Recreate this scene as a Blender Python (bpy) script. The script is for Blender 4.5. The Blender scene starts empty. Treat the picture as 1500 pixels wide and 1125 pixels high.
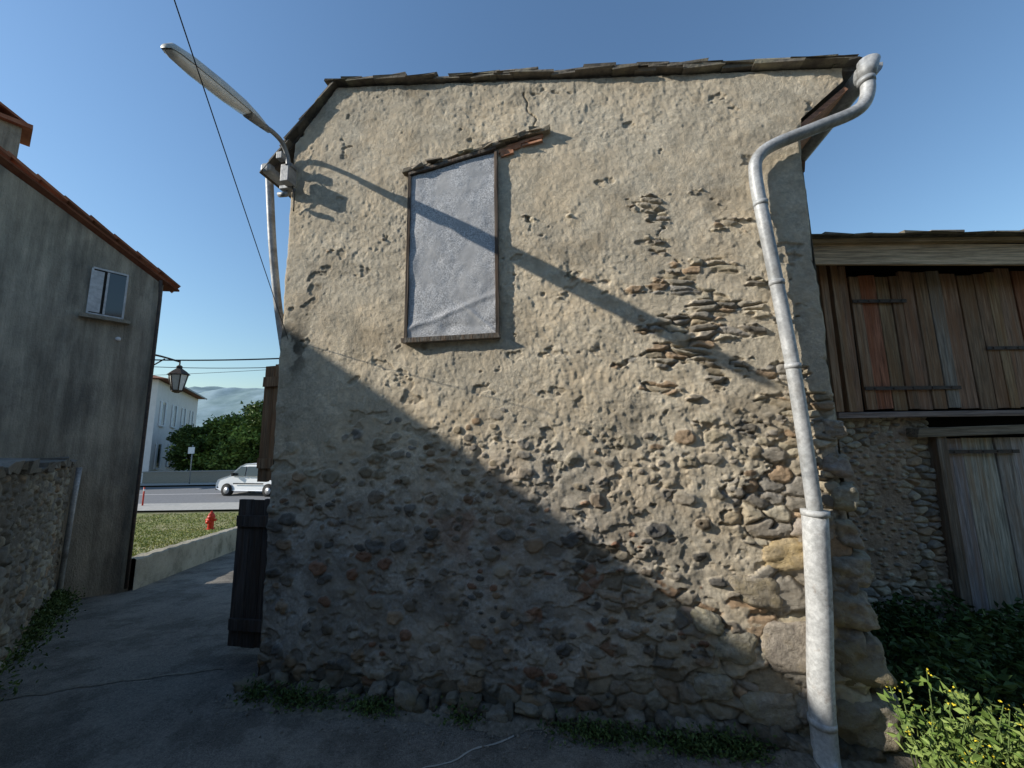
import bpy, math, random
import numpy as np
from mathutils import Vector, Matrix
random.seed(7); rng=np.random.default_rng(7)
S=bpy.context.scene
# ---------------------------------------------------------------- noise
def hsh(ix,iy,seed):
    n=(ix.astype(np.int64)*374761393+iy.astype(np.int64)*668265263+seed*974634777)&0xffffffff
    n=((n^(n>>13))*1274126177)&0xffffffff
    n=((n^(n>>15))*1103515245)&0xffffffff
    n=n^(n>>16)
    return n/4294967296.0
def vn(x,y,seed=0):
    ix=np.floor(x);iy=np.floor(y);fx=x-ix;fy=y-iy
    fx=fx*fx*(3-2*fx);fy=fy*fy*(3-2*fy)
    a=hsh(ix,iy,seed);b=hsh(ix+1,iy,seed);c=hsh(ix,iy+1,seed);d=hsh(ix+1,iy+1,seed)
    return (a+(b-a)*fx+(c-a)*fy+(a-b-c+d)*fx*fy)*2-1
def fbm(x,y,seed=0,o=4):
    r=0;amp=.5
    ca,sa=math.cos(.6),math.sin(.6)
    for i in range(o):
        r=r+amp*vn(x,y,seed+i*17)
        x,y=(x*ca-y*sa)*2.03+3.1,(x*sa+y*ca)*2.03+1.7
        amp*=.5
    return r
def worley(x,y,seed=0):
    ix=np.floor(x);iy=np.floor(y)
    F1=np.full(x.shape,9.);F2=np.full(x.shape,9.);idd=np.zeros(x.shape)
    for dx in (-1,0,1):
        for dy in (-1,0,1):
            cx=ix+dx;cy=iy+dy
            px=cx+.12+.76*hsh(cx,cy,seed+1);py=cy+.12+.76*hsh(cx,cy,seed+2)
            d=np.hypot(px-x,py-y);h=hsh(cx,cy,seed+3)
            cl=d<F1
            F2=np.where(cl,F1,np.minimum(F2,d));idd=np.where(cl,h,idd);F1=np.where(cl,d,F1)
    return F1,F2,idd
def ss(a,b,x):
    t=np.clip((x-a)/(b-a),0,1);return t*t*(3-2*t)
# ---------------------------------------------------------------- materials
def M(name,c1=(.3,.3,.3),c2=None,scale=6,rough=.9,bump=.3,bscale=60,bdist=.01,metal=0,attr=False,stretch=(1,1,1),c3=None,s3=.8,ramp=(.35,.65),r3=(.45,.62),spec=.3,bdetail=6,brough=.6,streak=None,blotch=None):
    m=bpy.data.materials.new(name);m.use_nodes=True
    nt=m.node_tree;N=nt.nodes;L=nt.links
    b=N['Principled BSDF'];b.inputs['Roughness'].default_value=rough;b.inputs['Metallic'].default_value=metal
    b.inputs['Specular IOR Level'].default_value=spec
    tc=N.new('ShaderNodeTexCoord');mp=N.new('ShaderNodeMapping');mp.inputs['Scale'].default_value=stretch
    L.new(tc.outputs['Object'],mp.inputs['Vector'])
    c2=c2 or c1
    n=N.new('ShaderNodeTexNoise');n.inputs['Scale'].default_value=scale;n.inputs['Detail'].default_value=8;n.inputs['Roughness'].default_value=.65
    L.new(mp.outputs[0],n.inputs['Vector'])
    r=N.new('ShaderNodeValToRGB');r.color_ramp.elements[0].position=ramp[0];r.color_ramp.elements[1].position=ramp[1]
    r.color_ramp.elements[0].color=(*c1,1);r.color_ramp.elements[1].color=(*c2,1)
    L.new(n.outputs['Fac'],r.inputs[0]);out=r.outputs[0]
    if c3:
        n3=N.new('ShaderNodeTexNoise');n3.inputs['Scale'].default_value=s3;n3.inputs['Detail'].default_value=10;n3.inputs['Roughness'].default_value=.7
        L.new(mp.outputs[0],n3.inputs['Vector'])
        r3n=N.new('ShaderNodeValToRGB');r3n.color_ramp.elements[0].position=r3[0];r3n.color_ramp.elements[1].position=r3[1]
        L.new(n3.outputs['Fac'],r3n.inputs[0])
        mx=N.new('ShaderNodeMix');mx.data_type='RGBA';L.new(r3n.outputs[0],mx.inputs[0]);L.new(out,mx.inputs[6]);mx.inputs[7].default_value=(*c3,1);out=mx.outputs[2]
    def mulnoise(out,sc,st,lo,p0,p1):
        m2=N.new('ShaderNodeMapping');m2.inputs['Scale'].default_value=st;L.new(tc.outputs['Object'],m2.inputs['Vector'])
        n4=N.new('ShaderNodeTexNoise');n4.inputs['Scale'].default_value=sc;n4.inputs['Detail'].default_value=8;n4.inputs['Roughness'].default_value=.7
        L.new(m2.outputs[0],n4.inputs['Vector'])
        r4=N.new('ShaderNodeValToRGB');r4.color_ramp.elements[0].position=p0;r4.color_ramp.elements[1].position=p1
        r4.color_ramp.elements[0].color=(lo,lo,lo,1);r4.color_ramp.elements[1].color=(1.08,1.08,1.08,1);L.new(n4.outputs['Fac'],r4.inputs[0])
        mx=N.new('ShaderNodeMix');mx.data_type='RGBA';mx.blend_type='MULTIPLY';mx.inputs[0].default_value=1
        L.new(out,mx.inputs[6]);L.new(r4.outputs[0],mx.inputs[7]);return mx.outputs[2]
    if streak: out=mulnoise(out,1.3,(5,5,.35),streak,.38,.62)
    if blotch: out=mulnoise(out,2.2,(1,1,1),blotch,.42,.52);out=mulnoise(out,40,(1,1,1),.8,.4,.6)
    if attr:
        at=N.new('ShaderNodeAttribute');at.attribute_name='Col'
        mx=N.new('ShaderNodeMix');mx.data_type='RGBA';mx.blend_type='MULTIPLY';mx.inputs[0].default_value=1
        L.new(out,mx.inputs[6]);L.new(at.outputs['Color'],mx.inputs[7]);out=mx.outputs[2]
    L.new(out,b.inputs['Base Color'])
    if bump>0:
        nb=N.new('ShaderNodeTexNoise');nb.inputs['Scale'].default_value=bscale;nb.inputs['Detail'].default_value=bdetail;nb.inputs['Roughness'].default_value=brough
        L.new(mp.outputs[0],nb.inputs['Vector'])
        bp=N.new('ShaderNodeBump');bp.inputs['Strength'].default_value=bump;bp.inputs['Distance'].default_value=bdist
        L.new(nb.outputs['Fac'],bp.inputs['Height']);L.new(bp.outputs[0],b.inputs['Normal'])
    return m
m_wall=M('rough_render',(.82,.82,.82),(1.15,1.15,1.15),scale=55,bump=1,bscale=80,bdist=.013,attr=True,c3=(1.05,1.0,.94),s3=3,brough=.8,spec=.1)
m_side=M('side_render',(.24,.21,.165),(.38,.33,.25),scale=5,bump=1,bscale=25,bdist=.03)
m_slate=M('slate',(.12,.11,.10),(.26,.23,.19),scale=9,bump=.6,bscale=40,attr=True,c3=(.32,.30,.22),s3=5,r3=(.5,.65))
m_boulder=M('granite_block',(.62,.6,.56),(1.15,1.12,1.02),scale=26,bump=1,bscale=38,bdist=.02,c3=(.9,.82,.6),s3=5,attr=True,brough=.7,spec=.1)
m_zinc=M('painted_zinc',(.38,.39,.39),(.54,.54,.53),scale=7,rough=.5,bump=.15,bscale=30,c3=(.22,.21,.19),s3=4,r3=(.5,.68),metal=.1,blotch=.8)
m_castiron=M('painted_iron_pipe',(.48,.48,.47),(.60,.60,.58),scale=5,rough=.5,bump=.2,bscale=40,c3=(.27,.20,.15),s3=7,r3=(.56,.7),blotch=.85)
m_sheet=M('galvanised_sheet',(.30,.30,.305),(.70,.70,.70),scale=100,rough=.7,bump=.35,bscale=80,bdist=.004,c3=(.46,.455,.45),s3=5,metal=0,ramp=(.4,.6),spec=.25)
m_iron=M('dark_iron',(.05,.045,.04),(.12,.08,.06),scale=20,rough=.7,bump=.3)
m_woodv=M('weathered_wood_vertical',(.4,.4,.4),(1.25,1.25,1.25),scale=2.2,bump=.8,bscale=3,bdist=.012,attr=True,stretch=(22,22,1.3),c3=(.8,.64,.52),s3=.9)
m_woodh=M('weathered_wood_beam',(.5,.5,.5),(1.25,1.25,1.25),scale=2.2,bump=.8,bscale=3,bdist=.012,attr=True,stretch=(1.3,18,22))
m_void=M('painted_dark',(.02,.018,.015),bump=0)  # near-black colour in place of shade inside openings
m_brick=M('brick',(.42,.17,.09),(.55,.3,.18),scale=20,bump=.6,bscale=50)
m_hwall=M('stained_render',(.34,.30,.235),(.60,.52,.40),scale=2.6,bump=1,bscale=34,bdist=.03,c3=(.25,.225,.185),s3=1.5,r3=(.5,.72),ramp=(.3,.7),stretch=(1.4,1.4,.7),streak=.6,brough=.75)
m_terra=M('terracotta',(.30,.11,.065),(.44,.19,.11),scale=9,bump=.4,bscale=30,attr=True)
m_asph=M('asphalt',(.14,.126,.105),(.32,.29,.25),scale=120,bump=1,bscale=110,bdist=.012,c3=(.33,.295,.245),s3=1.3,r3=(.46,.70),rough=.95,spec=.08,blotch=.72)
m_road=M('road_asphalt',(.17,.17,.175),(.23,.23,.23),scale=10,bump=.2)
m_pave=M('pale_concrete',(.38,.36,.32),(.5,.47,.42),scale=6,bump=.4)
m_soil=M('soil_and_grass',(.09,.095,.04),(.16,.14,.08),scale=3,bump=.6,bscale=20,c3=(.07,.1,.03),s3=.5)
m_lawn=M('lawn',(.16,.19,.05),(.28,.27,.10),scale=5,bump=.8,bscale=40,bdist=.03,c3=(.32,.28,.15),s3=.7)
m_leaf=M('leaf',(.8,.8,.8),(1.15,1.15,1.15),scale=8,bump=0,attr=True,rough=.6,spec=.25)
m_white=M('white_render',(.70,.66,.64),(.78,.74,.72),scale=2,bump=.1)
m_shut=M('white_shutter',(.72,.73,.75),(.8,.8,.82),scale=4,bump=.1,rough=.6)
m_oldshut=M('old_painted_shutter',(.42,.41,.40),(.62,.61,.6),scale=14,bump=.3,rough=.7)
m_vanp=M('white_car_paint',(.85,.85,.85),(.87,.87,.87),bump=0,rough=.25,spec=.6)
m_glass=M('dark_glass',(.03,.035,.04),bump=0,rough=.08,spec=.8)
m_rub=M('tyre',(.02,.02,.02),bump=.2,rough=.8)
m_alu=M('alloy_wheel',(.45,.45,.46),bump=0,metal=.6,rough=.4)
m_red=M('red_paint',(.5,.03,.015),(.6,.05,.02),scale=9,bump=.1,rough=.45)
m_hill=M('haze_tinted_hill',(.16,.24,.25),(.24,.33,.34),scale=.012,bump=0,c3=(.3,.4,.44),s3=.004)  # blue-green distance haze is mixed into the hill colour
m_bark=M('bark',(.08,.06,.04),(.16,.12,.08),scale=12,bump=.8)
m_lampc=M('lamp_housing',(.55,.55,.51),(.70,.70,.64),scale=12,bump=.1,rough=.5)
m_lampg=M('lamp_diffuser',(.7,.7,.66),(.82,.82,.8),scale=30,bump=.1,rough=.25,spec=.6)
m_lgrey=M('grey_steel',(.25,.25,.25),(.38,.38,.37),scale=18,bump=.2,rough=.55,metal=.4)
m_cable=M('cable',(.03,.03,.03),bump=0,rough=.6)
m_dirt=M('dirt',(.13,.115,.09),(.28,.245,.195),scale=35,bump=1,bscale=60,bdist=.012)
m_stone=M('rubble_stone_wall',(.8,.8,.8),(1.15,1.15,1.15),scale=25,bump=.9,bscale=60,bdist=.01,attr=True)
m_flower=M('yellow_petal',(.75,.62,.05),bump=0)
# ---------------------------------------------------------------- mesh helpers
def grp(name):
    e=bpy.data.objects.new(name,None);S.collection.objects.link(e);e.empty_display_size=.1;return e
def mk(name,V,F,mat,parent=None,col=None,smooth=False):
    me=bpy.data.meshes.new(name);me.from_pydata([tuple(map(float,v)) for v in V],[],F);me.update()
    me.materials.append(mat)
    if col is not None:
        ca=me.color_attributes.new('Col','FLOAT_COLOR','POINT')
        c=np.ones((len(V),4),dtype=np.float32);c[:,:3]=np.asarray(col);ca.data.foreach_set('color',c.ravel())
    if smooth: me.polygons.foreach_set('use_smooth',[True]*len(me.polygons))
    o=bpy.data.objects.new(name,me);S.collection.objects.link(o)
    if parent: o.parent=parent
    return o
import bmesh
def bm_fix(o):
    bm=bmesh.new();bm.from_mesh(o.data);bmesh.ops.recalc_face_normals(bm,faces=bm.faces);bm.to_mesh(o.data);bm.free()
class MB:
    def __init__(s): s.V=[];s.F=[];s.C=[]
    def box(s,c,ax,dim,col=(1,1,1),jit=0):
        c=Vector(c);u,v,w=[Vector(a).normalized() for a in ax];i=len(s.V)
        for a in(-.5,.5):
            for b in(-.5,.5):
                for d in(-.5,.5):
                    p=c+u*a*dim[0]+v*b*dim[1]+w*d*dim[2]
                    if jit:p=p+Vector((random.uniform(-jit,jit),random.uniform(-jit,jit),random.uniform(-jit,jit)))
                    s.V.append(p);s.C.append(col)
        for f in((0,1,3,2),(4,6,7,5),(0,4,5,1),(2,3,7,6),(0,2,6,4),(1,5,7,3)): s.F.append([i+k for k in f])
    def poly(s,pts,ext,col=(1,1,1)):
        i=len(s.V);n=len(pts);e=Vector(ext)
        for p in pts:s.V.append(Vector(p));s.C.append(col)
        for p in pts:s.V.append(Vector(p)+e);s.C.append(col)
        s.F.append([i+k for k in range(n)]);s.F.append([i+n+k for k in reversed(range(n))])
        for k in range(n):
            k2=(k+1)%n;s.F.append([i+k,i+n+k,i+n+k2,i+k2])
    def done(s,name,mat,parent=None,bevel=0,smooth=False):
        o=mk(name,s.V,s.F,mat,parent,s.C,smooth)
        bm_fix(o)
        if bevel:
            b=o.modifiers.new('b','BEVEL');b.width=bevel;b.segments=2;b.limit_method='ANGLE'
        return o
def tube(name,pts,rad,mat,parent=None,seg=16,sub=0):
    P=[Vector(p) for p in pts];R=list(rad) if hasattr(rad,'__len__') else [rad]*len(P)
    if sub:
        Q=[];RR=[]
        n=len(P)
        for i in range(n-1):
            p0=P[max(i-1,0)];p1=P[i];p2=P[i+1];p3=P[min(i+2,n-1)]
            for k in range(sub):
                t=k/sub
                Q.append(.5*((2*p1)+(p2-p0)*t+(2*p0-5*p1+4*p2-p3)*t*t+(3*p1-p0-3*p2+p3)*t**3));RR.append(R[i]+(R[i+1]-R[i])*t)
        Q.append(P[-1]);RR.append(R[-1]);P,R=Q,RR
    V=[];F=[];nrm=None
    for i,p in enumerate(P):
        t=(P[min(i+1,len(P)-1)]-P[max(i-1,0)]).normalized()
        if nrm is None:
            nrm=t.orthogonal().normalized()
        nrm=(nrm-t*nrm.dot(t)).normalized();b=t.cross(nrm)
        for k in range(seg):
            a=2*math.pi*k/seg;V.append(p+(nrm*math.cos(a)+b*math.sin(a))*R[i])
    for i in range(len(P)-1):
        for k in range(seg):
            k2=(k+1)%seg;F.append([i*seg+k,i*seg+k2,(i+1)*seg+k2,(i+1)*seg+k])
    F.append(list(range(seg))[::-1]);F.append([(len(P)-1)*seg+k for k in range(seg)])
    return mk(name,V,F,mat,parent,smooth=True)
def grid(name,Pf,nu,nv,mat,parent,colf=None,smooth=False):
    u,v=np.meshgrid(np.linspace(0,1,nu),np.linspace(0,1,nv))
    X,C=Pf(u.ravel(),v.ravel())
    idx=np.arange(nu*nv).reshape(nv,nu)
    F=np.stack([idx[:-1,:-1],idx[:-1,1:],idx[1:,1:],idx[1:,:-1]],-1).reshape(-1,4)
    me=bpy.data.meshes.new(name)
    me.vertices.add(nu*nv);me.vertices.foreach_set('co',X.astype(np.float32).ravel())
    me.loops.add(F.size);me.loops.foreach_set('vertex_index',F.ravel().astype(np.int32))
    me.polygons.add(len(F));me.polygons.foreach_set('loop_start',(np.arange(len(F))*4).astype(np.int32))
    me.polygons.foreach_set('loop_total',np.full(len(F),4,dtype=np.int32))
    me.update(calc_edges=True);me.validate()
    me.materials.append(mat)
    if C is not None:
        ca=me.color_attributes.new('Col','FLOAT_COLOR','POINT')
        c=np.ones((nu*nv,4),dtype=np.float32);c[:,:3]=C;ca.data.foreach_set('color',c.ravel())
    if smooth: me.polygons.foreach_set('use_smooth',[True]*len(me.polygons))
    o=bpy.data.objects.new(name,me);S.collection.objects.link(o);o.parent=parent
    return o
def leaves(name,pos,size,cols,parent=None,up=.3,mat=None,long=1.6):
    n=len(pos);pos=np.asarray(pos);size=np.asarray(size).reshape(-1,1)*np.ones((n,1))
    d=rng.normal(size=(n,3));d[:,2]=d[:,2]*.6+up;d/=np.linalg.norm(d,axis=1,keepdims=True)
    r=rng.normal(size=(n,3));w=np.cross(d,r);w/=np.linalg.norm(w,axis=1,keepdims=True)
    nn=np.cross(d,w)
    a=pos;b=pos+d*size*long*.5+w*size*.42+nn*size*.15;c=pos+d*size*long-nn*size*.2;e=pos+d*size*long*.5-w*size*.42+nn*size*.15
    V=np.stack([a,b,c,e],1).reshape(-1,3);i=np.arange(n)*4
    F=np.concatenate([np.stack([i,i+1,i+2],1),np.stack([i,i+2,i+3],1)]).tolist()
    C=np.repeat(np.asarray(cols),4,axis=0)
    return mk(name,V,F,mat or m_leaf,parent,C)
def leafcols(n,a=(.03,.06,.012),b=(.09,.14,.03)):
    t=rng.random((n,1))**1.3;return np.array(a)*(1-t)+np.array(b)*t
# ---------------------------------------------------------------- frame of main building
c_,s_=.9854,.1702
def W(s,q,z): return Vector((s*c_+q*s_,-s*s_+q*c_,z))
WX=Vector((c_,-s_,0));WN=Vector((s_,c_,0));UP=Vector((0,0,1))
Q0=2.56
def gz(y): return 0. if y<3 else (-.13*(y-3) if y<15 else -1.56)
SR,SL,SRIDGE=1.52,-2.30,-1.90
def topz(s): return np.where(s<SRIDGE,4.645+(s-SRIDGE)*1.28,4.645-(s-SRIDGE)*.1525)
def stone(s,z,sx,sz,seed,warp=.28,soft=.33):
    X=s/sx+warp*fbm(s*6,z*6,seed+50,3)+.10*fbm(s*30,z*30,seed+51,2);Z=z/sz+warp*fbm(s*6+9,z*6,seed+60,3)+.10*fbm(s*30+5,z*30,seed+61,2)
    F1,F2,i=worley(X,Z,seed);e=F2-F1
    return np.clip(e/soft,0,1)**.7,i,F1
def pebble(s,z,sx,sz,seed,keep,warp=.3):
    d,i,F1=stone(s,z,sx,sz,seed,warp)
    r=.20+.26*((i*37)%1)
    g=np.clip((r-F1)/.13,0,1)*np.clip(d*2.2,0,1)
    return g*(((i*91)%1)<keep),i
PAL=np.array([(.38,.315,.22),(.47,.41,.30),(.33,.30,.255),(.40,.29,.19),(.41,.36,.28),(.52,.455,.34),(.28,.25,.205)])
PALD=np.array([(.21,.175,.135),(.31,.27,.215),(.17,.16,.145),(.29,.17,.115),(.25,.22,.18),(.37,.33,.27),(.14,.13,.115),(.34,.25,.17)])
def pal(i): return PAL[np.minimum((i*7).astype(int),6)]*(0.8+.4*((i*53)%1))[:,None]
def pald(i): return PALD[np.minimum((i*8).astype(int),7)]*(0.8+.4*((i*53)%1))[:,None]
def wallfield(s,z):
    n=fbm(s*4,z*4,9,2)*.3
    smo=.80+.55*ss(-.25,.3,fbm(s*1.5+5,z*1.5,10,3))
    p=.009*fbm(s*2.2,z*2.2,1,3)+(.0062*fbm(s*9,z*9,2,3)+.0050*fbm(s*40,z*34+s*9,3,3))*smo
    bias=-.56+.52*np.exp(-((s-.80)/.42)**2-((z-2.55)/.58)**2)+.42*np.exp(-((s-.25)/.40)**2-((z-2.20)/.24)**2)
    bias+=.40*ss(1.9,.7,z)*ss(-.5,.8,s)+.85*ss(.36,.10,z)+.14*ss(2.0,.9,z)+.8*ss(.8,1.3,s)*ss(1.75,1.15,z)
    bias+=.22*ss(.9,1.4,s)*ss(2.6,1.9,z)-.5*ss(3.2,3.8,z)
    E=bias+.50*fbm(s*1.7+4,z*1.9,7,3)+.75*fbm(s*7,z*12,8,4)
    x=ss(-.02,.06,E)
    dA,iA,_=stone(s,z+.10*s,.15,.045,11,.55,.4)
    dB,iB,_=stone(s,z,.135,.085,21,.40)
    dC,iC,_=stone(s,z,.27,.17,31,.35)
    dD,iD,_=stone(s,z,.05,.035,41,.3)
    up=(z+n)>1.5;big=((s+n)>.80)&((z+n)<1.15)
    d=np.where(up,dA,np.where(big,dC,dB));i=np.where(up,iA,np.where(big,iC,iB))
    fill=ss(-.2,.25,fbm(s*3+8,z*3,33,3))
    hs=np.where(up,-.024,-.030)+.012*fill+d*(.018+.026*i-.008*fill)
    jt=d<.4
    hs=np.where(jt,np.maximum(hs,-.036+.020*dD),hs)
    hs=hs+.007*fbm(s*22,z*40,34,3)
    h=p*(1-x)+(hs+.5*p)*x
    low=ss(2.1,1.3,z+n)
    g1,i1=pebble(s+3,z,.17,.115,71,.55)
    g2,i2=pebble(s+7,z,.085,.06,81,.55)
    lm=ss(-.30,.08,fbm(s*2.3+1,z*2.3,35,3)+.20*low-.10)*low
    g1=g1*lm*(1-x);g2=g2*ss(0,.4,low)*(1-x)*(g1<=0)*ss(-.05,.2,fbm(s*3.1,z*3.1,36,3)+.05)
    h=h+.019*g1+.011*g2
    rough=low*(1-x)*(.009*fbm(s*16,z*16,37,3)-.010*ss(.2,.32,fbm(s*13,z*15,38,3)))
    h=h+rough
    pk=fbm(s*5+2,z*8,77,4)+.09*ss(2.8,1.4,z)-.09*ss(2.8,3.6,z)
    pit=ss(.40,.46,pk)*(1-x)
    h=h-.010*pit
    cr=np.abs(s-(-.31+.10*ss(4.25,3.9,z)+.03*vn(z*14,z*0,5)))
    crk=(cr<.005)*(z>3.9)*(z<4.3)
    h=h-.015*crk
    a=ss(-.25,.3,fbm(s*1.3,z*1.3,12,4))[:,None];b=ss(-.2,.35,fbm(s*5,z*5,13,4))[:,None]
    pl=np.array((.80,.68,.50))*(1-a)+np.array((.71,.615,.465))*a
    pl=pl*(1-.14*b)
    lo=(ss(1.9,.9,z+.5*n)*ss(1.1,-.3,s))[:,None]  # greyer lower left, albedo also lowered to keep the cast shadow dark
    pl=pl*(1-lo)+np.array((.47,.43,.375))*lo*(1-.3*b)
    red=(np.exp(-((s+.75)/.32)**2-((z-1.15)/.32)**2)*ss(-.15,.15,fbm(s*6,z*6,15,4)))[:,None]
    pl=pl*(1-.65*red)+np.array((.36,.225,.16))*.65*red
    st=pal(i)*1.25;mort=np.array((.60,.51,.375))
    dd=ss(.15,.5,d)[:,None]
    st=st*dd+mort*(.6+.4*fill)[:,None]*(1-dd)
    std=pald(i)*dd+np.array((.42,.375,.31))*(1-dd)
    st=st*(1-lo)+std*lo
    C=pl.copy()
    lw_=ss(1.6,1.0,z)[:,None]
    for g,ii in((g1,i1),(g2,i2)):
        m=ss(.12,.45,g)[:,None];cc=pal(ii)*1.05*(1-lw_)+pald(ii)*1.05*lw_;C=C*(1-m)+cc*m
    C=C*(1-.18*pit[:,None])
    C=C*(1-x[:,None])+st*x[:,None]
    lich=ss(.15,.38,fbm(s*3.3+7,z*3.3,19,5))[:,None]
    C=C*(1-.20*lich)
    fine=fbm(s*28,z*28,20,3)[:,None];C=C*(1+.22*fine)
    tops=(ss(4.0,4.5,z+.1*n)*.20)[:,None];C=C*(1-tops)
    dk=(np.exp(-((s+2.2)/.22)**2-((z-2.42)/.24)**2)*ss(-.12,.12,fbm(s*9,z*9,23,4)))[:,None]
    C=C*(1-.85*dk)
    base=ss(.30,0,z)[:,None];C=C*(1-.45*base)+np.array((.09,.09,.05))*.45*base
    inw=(s>-1.19)&(s<-.56)&(z>2.44)&(z<3.70+.16*(s+1.2))
    h=np.where(inw,-.06,h)
    return h,C
house=grp('stone_house')
def Pmain(u,v):
    s=SL+(SR-SL)*u;zb=-.12;z=zb+(topz(s)-zb)*v
    h,C=wallfield(s,z)
    q=Q0-h
    q=q+.05*ss(SR-.05,SR,s)**2*ss(3.75,3.6,z)+.05*ss(SL+.05,SL,s)**2
    sj=s+.02*fbm(z*5,z*0,77,3)*ss(SR-.15,SR,s)*ss(3.75,3.6,z)-.015*fbm(z*6,z*0+3,78,3)*ss(SL+.15,SL,s)
    X=np.stack([sj*c_+q*s_,-sj*s_+q*c_,z],1)
    return X,C
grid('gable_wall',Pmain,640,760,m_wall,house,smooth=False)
D=4.6
b=MB()
def quad(mb,a,bb,c,d,col=(1,1,1)):
    i=len(mb.V);mb.V+=[a,bb,c,d];mb.C+=[col]*4;mb.F.append([i,i+1,i+2,i+3])
quad(b,W(SR,Q0+.04,-.5),W(SR,Q0+D,-1),W(SR,Q0+D,4.06),W(SR,Q0+.04,4.06))
quad(b,W(SL,Q0+.04,-.5),W(SL,Q0+D,-1.2),W(SL,Q0+D,4.08),W(SL,Q0+.04,4.08))
b.F.append([len(b.V)+k for k in range(5)])
for p in((SL,-1),(SR,-1),(SR,4.06),(SRIDGE,4.58),(SL,4.08)): b.V.append(W(p[0],Q0+D,p[1]));b.C.append((1,1,1))
b.done('side_walls',m_side,house)
def Pcorb(u,v):
    s=SR-.006+(1.80-SR+.006)*u;z0=3.74+(s-1.5)*.85;z=z0+(topz(s)-z0)*v
    h,C=wallfield(s,z);q=Q0-h
    return np.stack([s*c_+q*s_,-s*s_+q*c_,z],1),C
grid('eave_corbel',Pcorb,50,60,m_wall,house)
b=MB()
sd=(W(1.85,0,3.975)-W(1.45,0,3.66));b.box(W(1.66,Q0+.33,3.825),(sd,WN,sd.cross(WN)),(.42,.62,.03),(.42,.22,.14))
for k in range(8):
    b.box(W(1.68,Q0+.75+k*.55,3.93),((c_,-s_,-.15),WN,(.15*c_,-.15*s_,1)),(.5,.09,.10),(.28,.17,.11))
b.done('rafter_tails',m_woodh,house)
b=MB()
def slab(s0,z0,s1,z1,q0,q1,th,mb,col):
    mb.poly([W(s0,q0,z0),W(s1,q0,z1),W(s1,q0,z1-th),W(s0,q0,z0-th)],WN*(q1-q0),col)
slab(-1.93,4.675,1.88,4.095,Q0+.01,Q0+D+.1,.035,b,(.8,.8,.8))
slab(-1.93,4.675,-2.47,4.0,Q0+.01,Q0+D+.1,.035,b,(.7,.65,.6))
b.done('roof_deck',m_slate,house)
b=MB()
for layer in range(3):
    s=-1.98+.07*layer
    while s<1.86:
        ln=random.uniform(.14,.33);ln=min(ln,1.9-s)
        if ln<.05:break
        zz=4.668-(s+ln/2+1.93)*.1535+.008+layer*.014
        tilt=random.uniform(-.05,.06)-.1535+.02
        dr=Vector((c_,-s_,tilt)).normalized()
        ov=random.uniform(.02,.06)-layer*.008
        g=random.uniform(.6,1.3)
        b.box(W(s+ln/2,Q0-ov+.2,zz+random.uniform(-.005,.010)),(dr,WN,dr.cross(WN)),(ln,.42,random.uniform(.008,.022)),(g,g*.97,g*.9),.008)
        s+=ln-.015
for layer in range(2):
    t=0
    while t<1:
        dt=random.uniform(.22,.36)
        tt=min(t+dt/2,1.0)
        s=-1.9-.56*tt;z=4.70-.69*tt+layer*.018
        dr=Vector((-c_*.58,s_*.58,-.70+.12)).normalized();g=random.uniform(.5,1.1)
        b.box(W(s,Q0-random.uniform(.02,.05)+.2,z),(dr,WN,dr.cross(WN)),(.24,.42,.018),(g,g*.97,g*.9),.006)
        t+=dt*.8
for k in range(18):
    g=random.uniform(.6,1.2);b.box(W(1.84,Q0+.1+k*.26,4.11),(WX,WN,UP),(.2,.25,.018),(g,g,g*.9),.008)
b.done('slate_roof_edge',m_slate,house)
def boulder(name,c,dim,rot,col,parent,seed,mat=m_boulder,cuts=12,amp=1.):
    bm=bmesh.new();bmesh.ops.create_cube(bm,size=2)
    bmesh.ops.subdivide_edges(bm,edges=bm.edges[:],cuts=cuts,use_grid_fill=True)
    A=np.array([v.co[:] for v in bm.verts])
    m4=(np.abs(A)**4).sum(1,keepdims=True)**(1/4)
    A=A/m4
    k=seed*3.3
    f=1+amp*(.26*fbm(A[:,0]*1.1+k,A[:,1]*1.1+A[:,2]*1.7,seed,3)+.14*fbm(A[:,2]*3+k,A[:,0]*3+A[:,1]*2,seed+5,3)+.06*fbm(A[:,2]*9+k,A[:,0]*9+A[:,1]*7,seed+9,3))
    A=A*f[:,None]
    A[:,0]+=.18*math.sin(seed*1.7)*A[:,2];A[:,2]+=.15*math.sin(seed*2.9)*A[:,0]
    F=[[v.index for v in f.verts] for f in bm.faces];bm.free()
    R=Matrix.Rotation(rot,3,WN)
    V=[Vector(c)+R@(WX*float(a[0]*dim[0]/2)+WN*float(a[1]*dim[1]/2)+UP*float(a[2]*dim[2]/2)) for a in A]
    return mk(name,V,F,mat,parent,[col]*len(V),True)
bl=[(1.44,.15,.36,.36,.29),(1.46,.46,.31,.34,.27),(1.45,.72,.27,.34,.20),(1.47,.93,.25,.3,.2),(1.31,1.15,.24,.2,.17),(1.48,1.13,.15,.25,.16),(1.49,1.33,.14,.25,.15),(1.47,1.52,.15,.2,.13),(1.15,1.01,.26,.14,.17),(.97,.80,.27,.12,.17),(1.12,.52,.35,.12,.26),(.84,.50,.22,.1,.17),(1.48,1.72,.11,.2,.12),(1.00,.18,.30,.14,.18),(.70,.27,.2,.12,.14),(1.22,.22,.2,.2,.20),(.70,.62,.17,.1,.12)]
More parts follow.
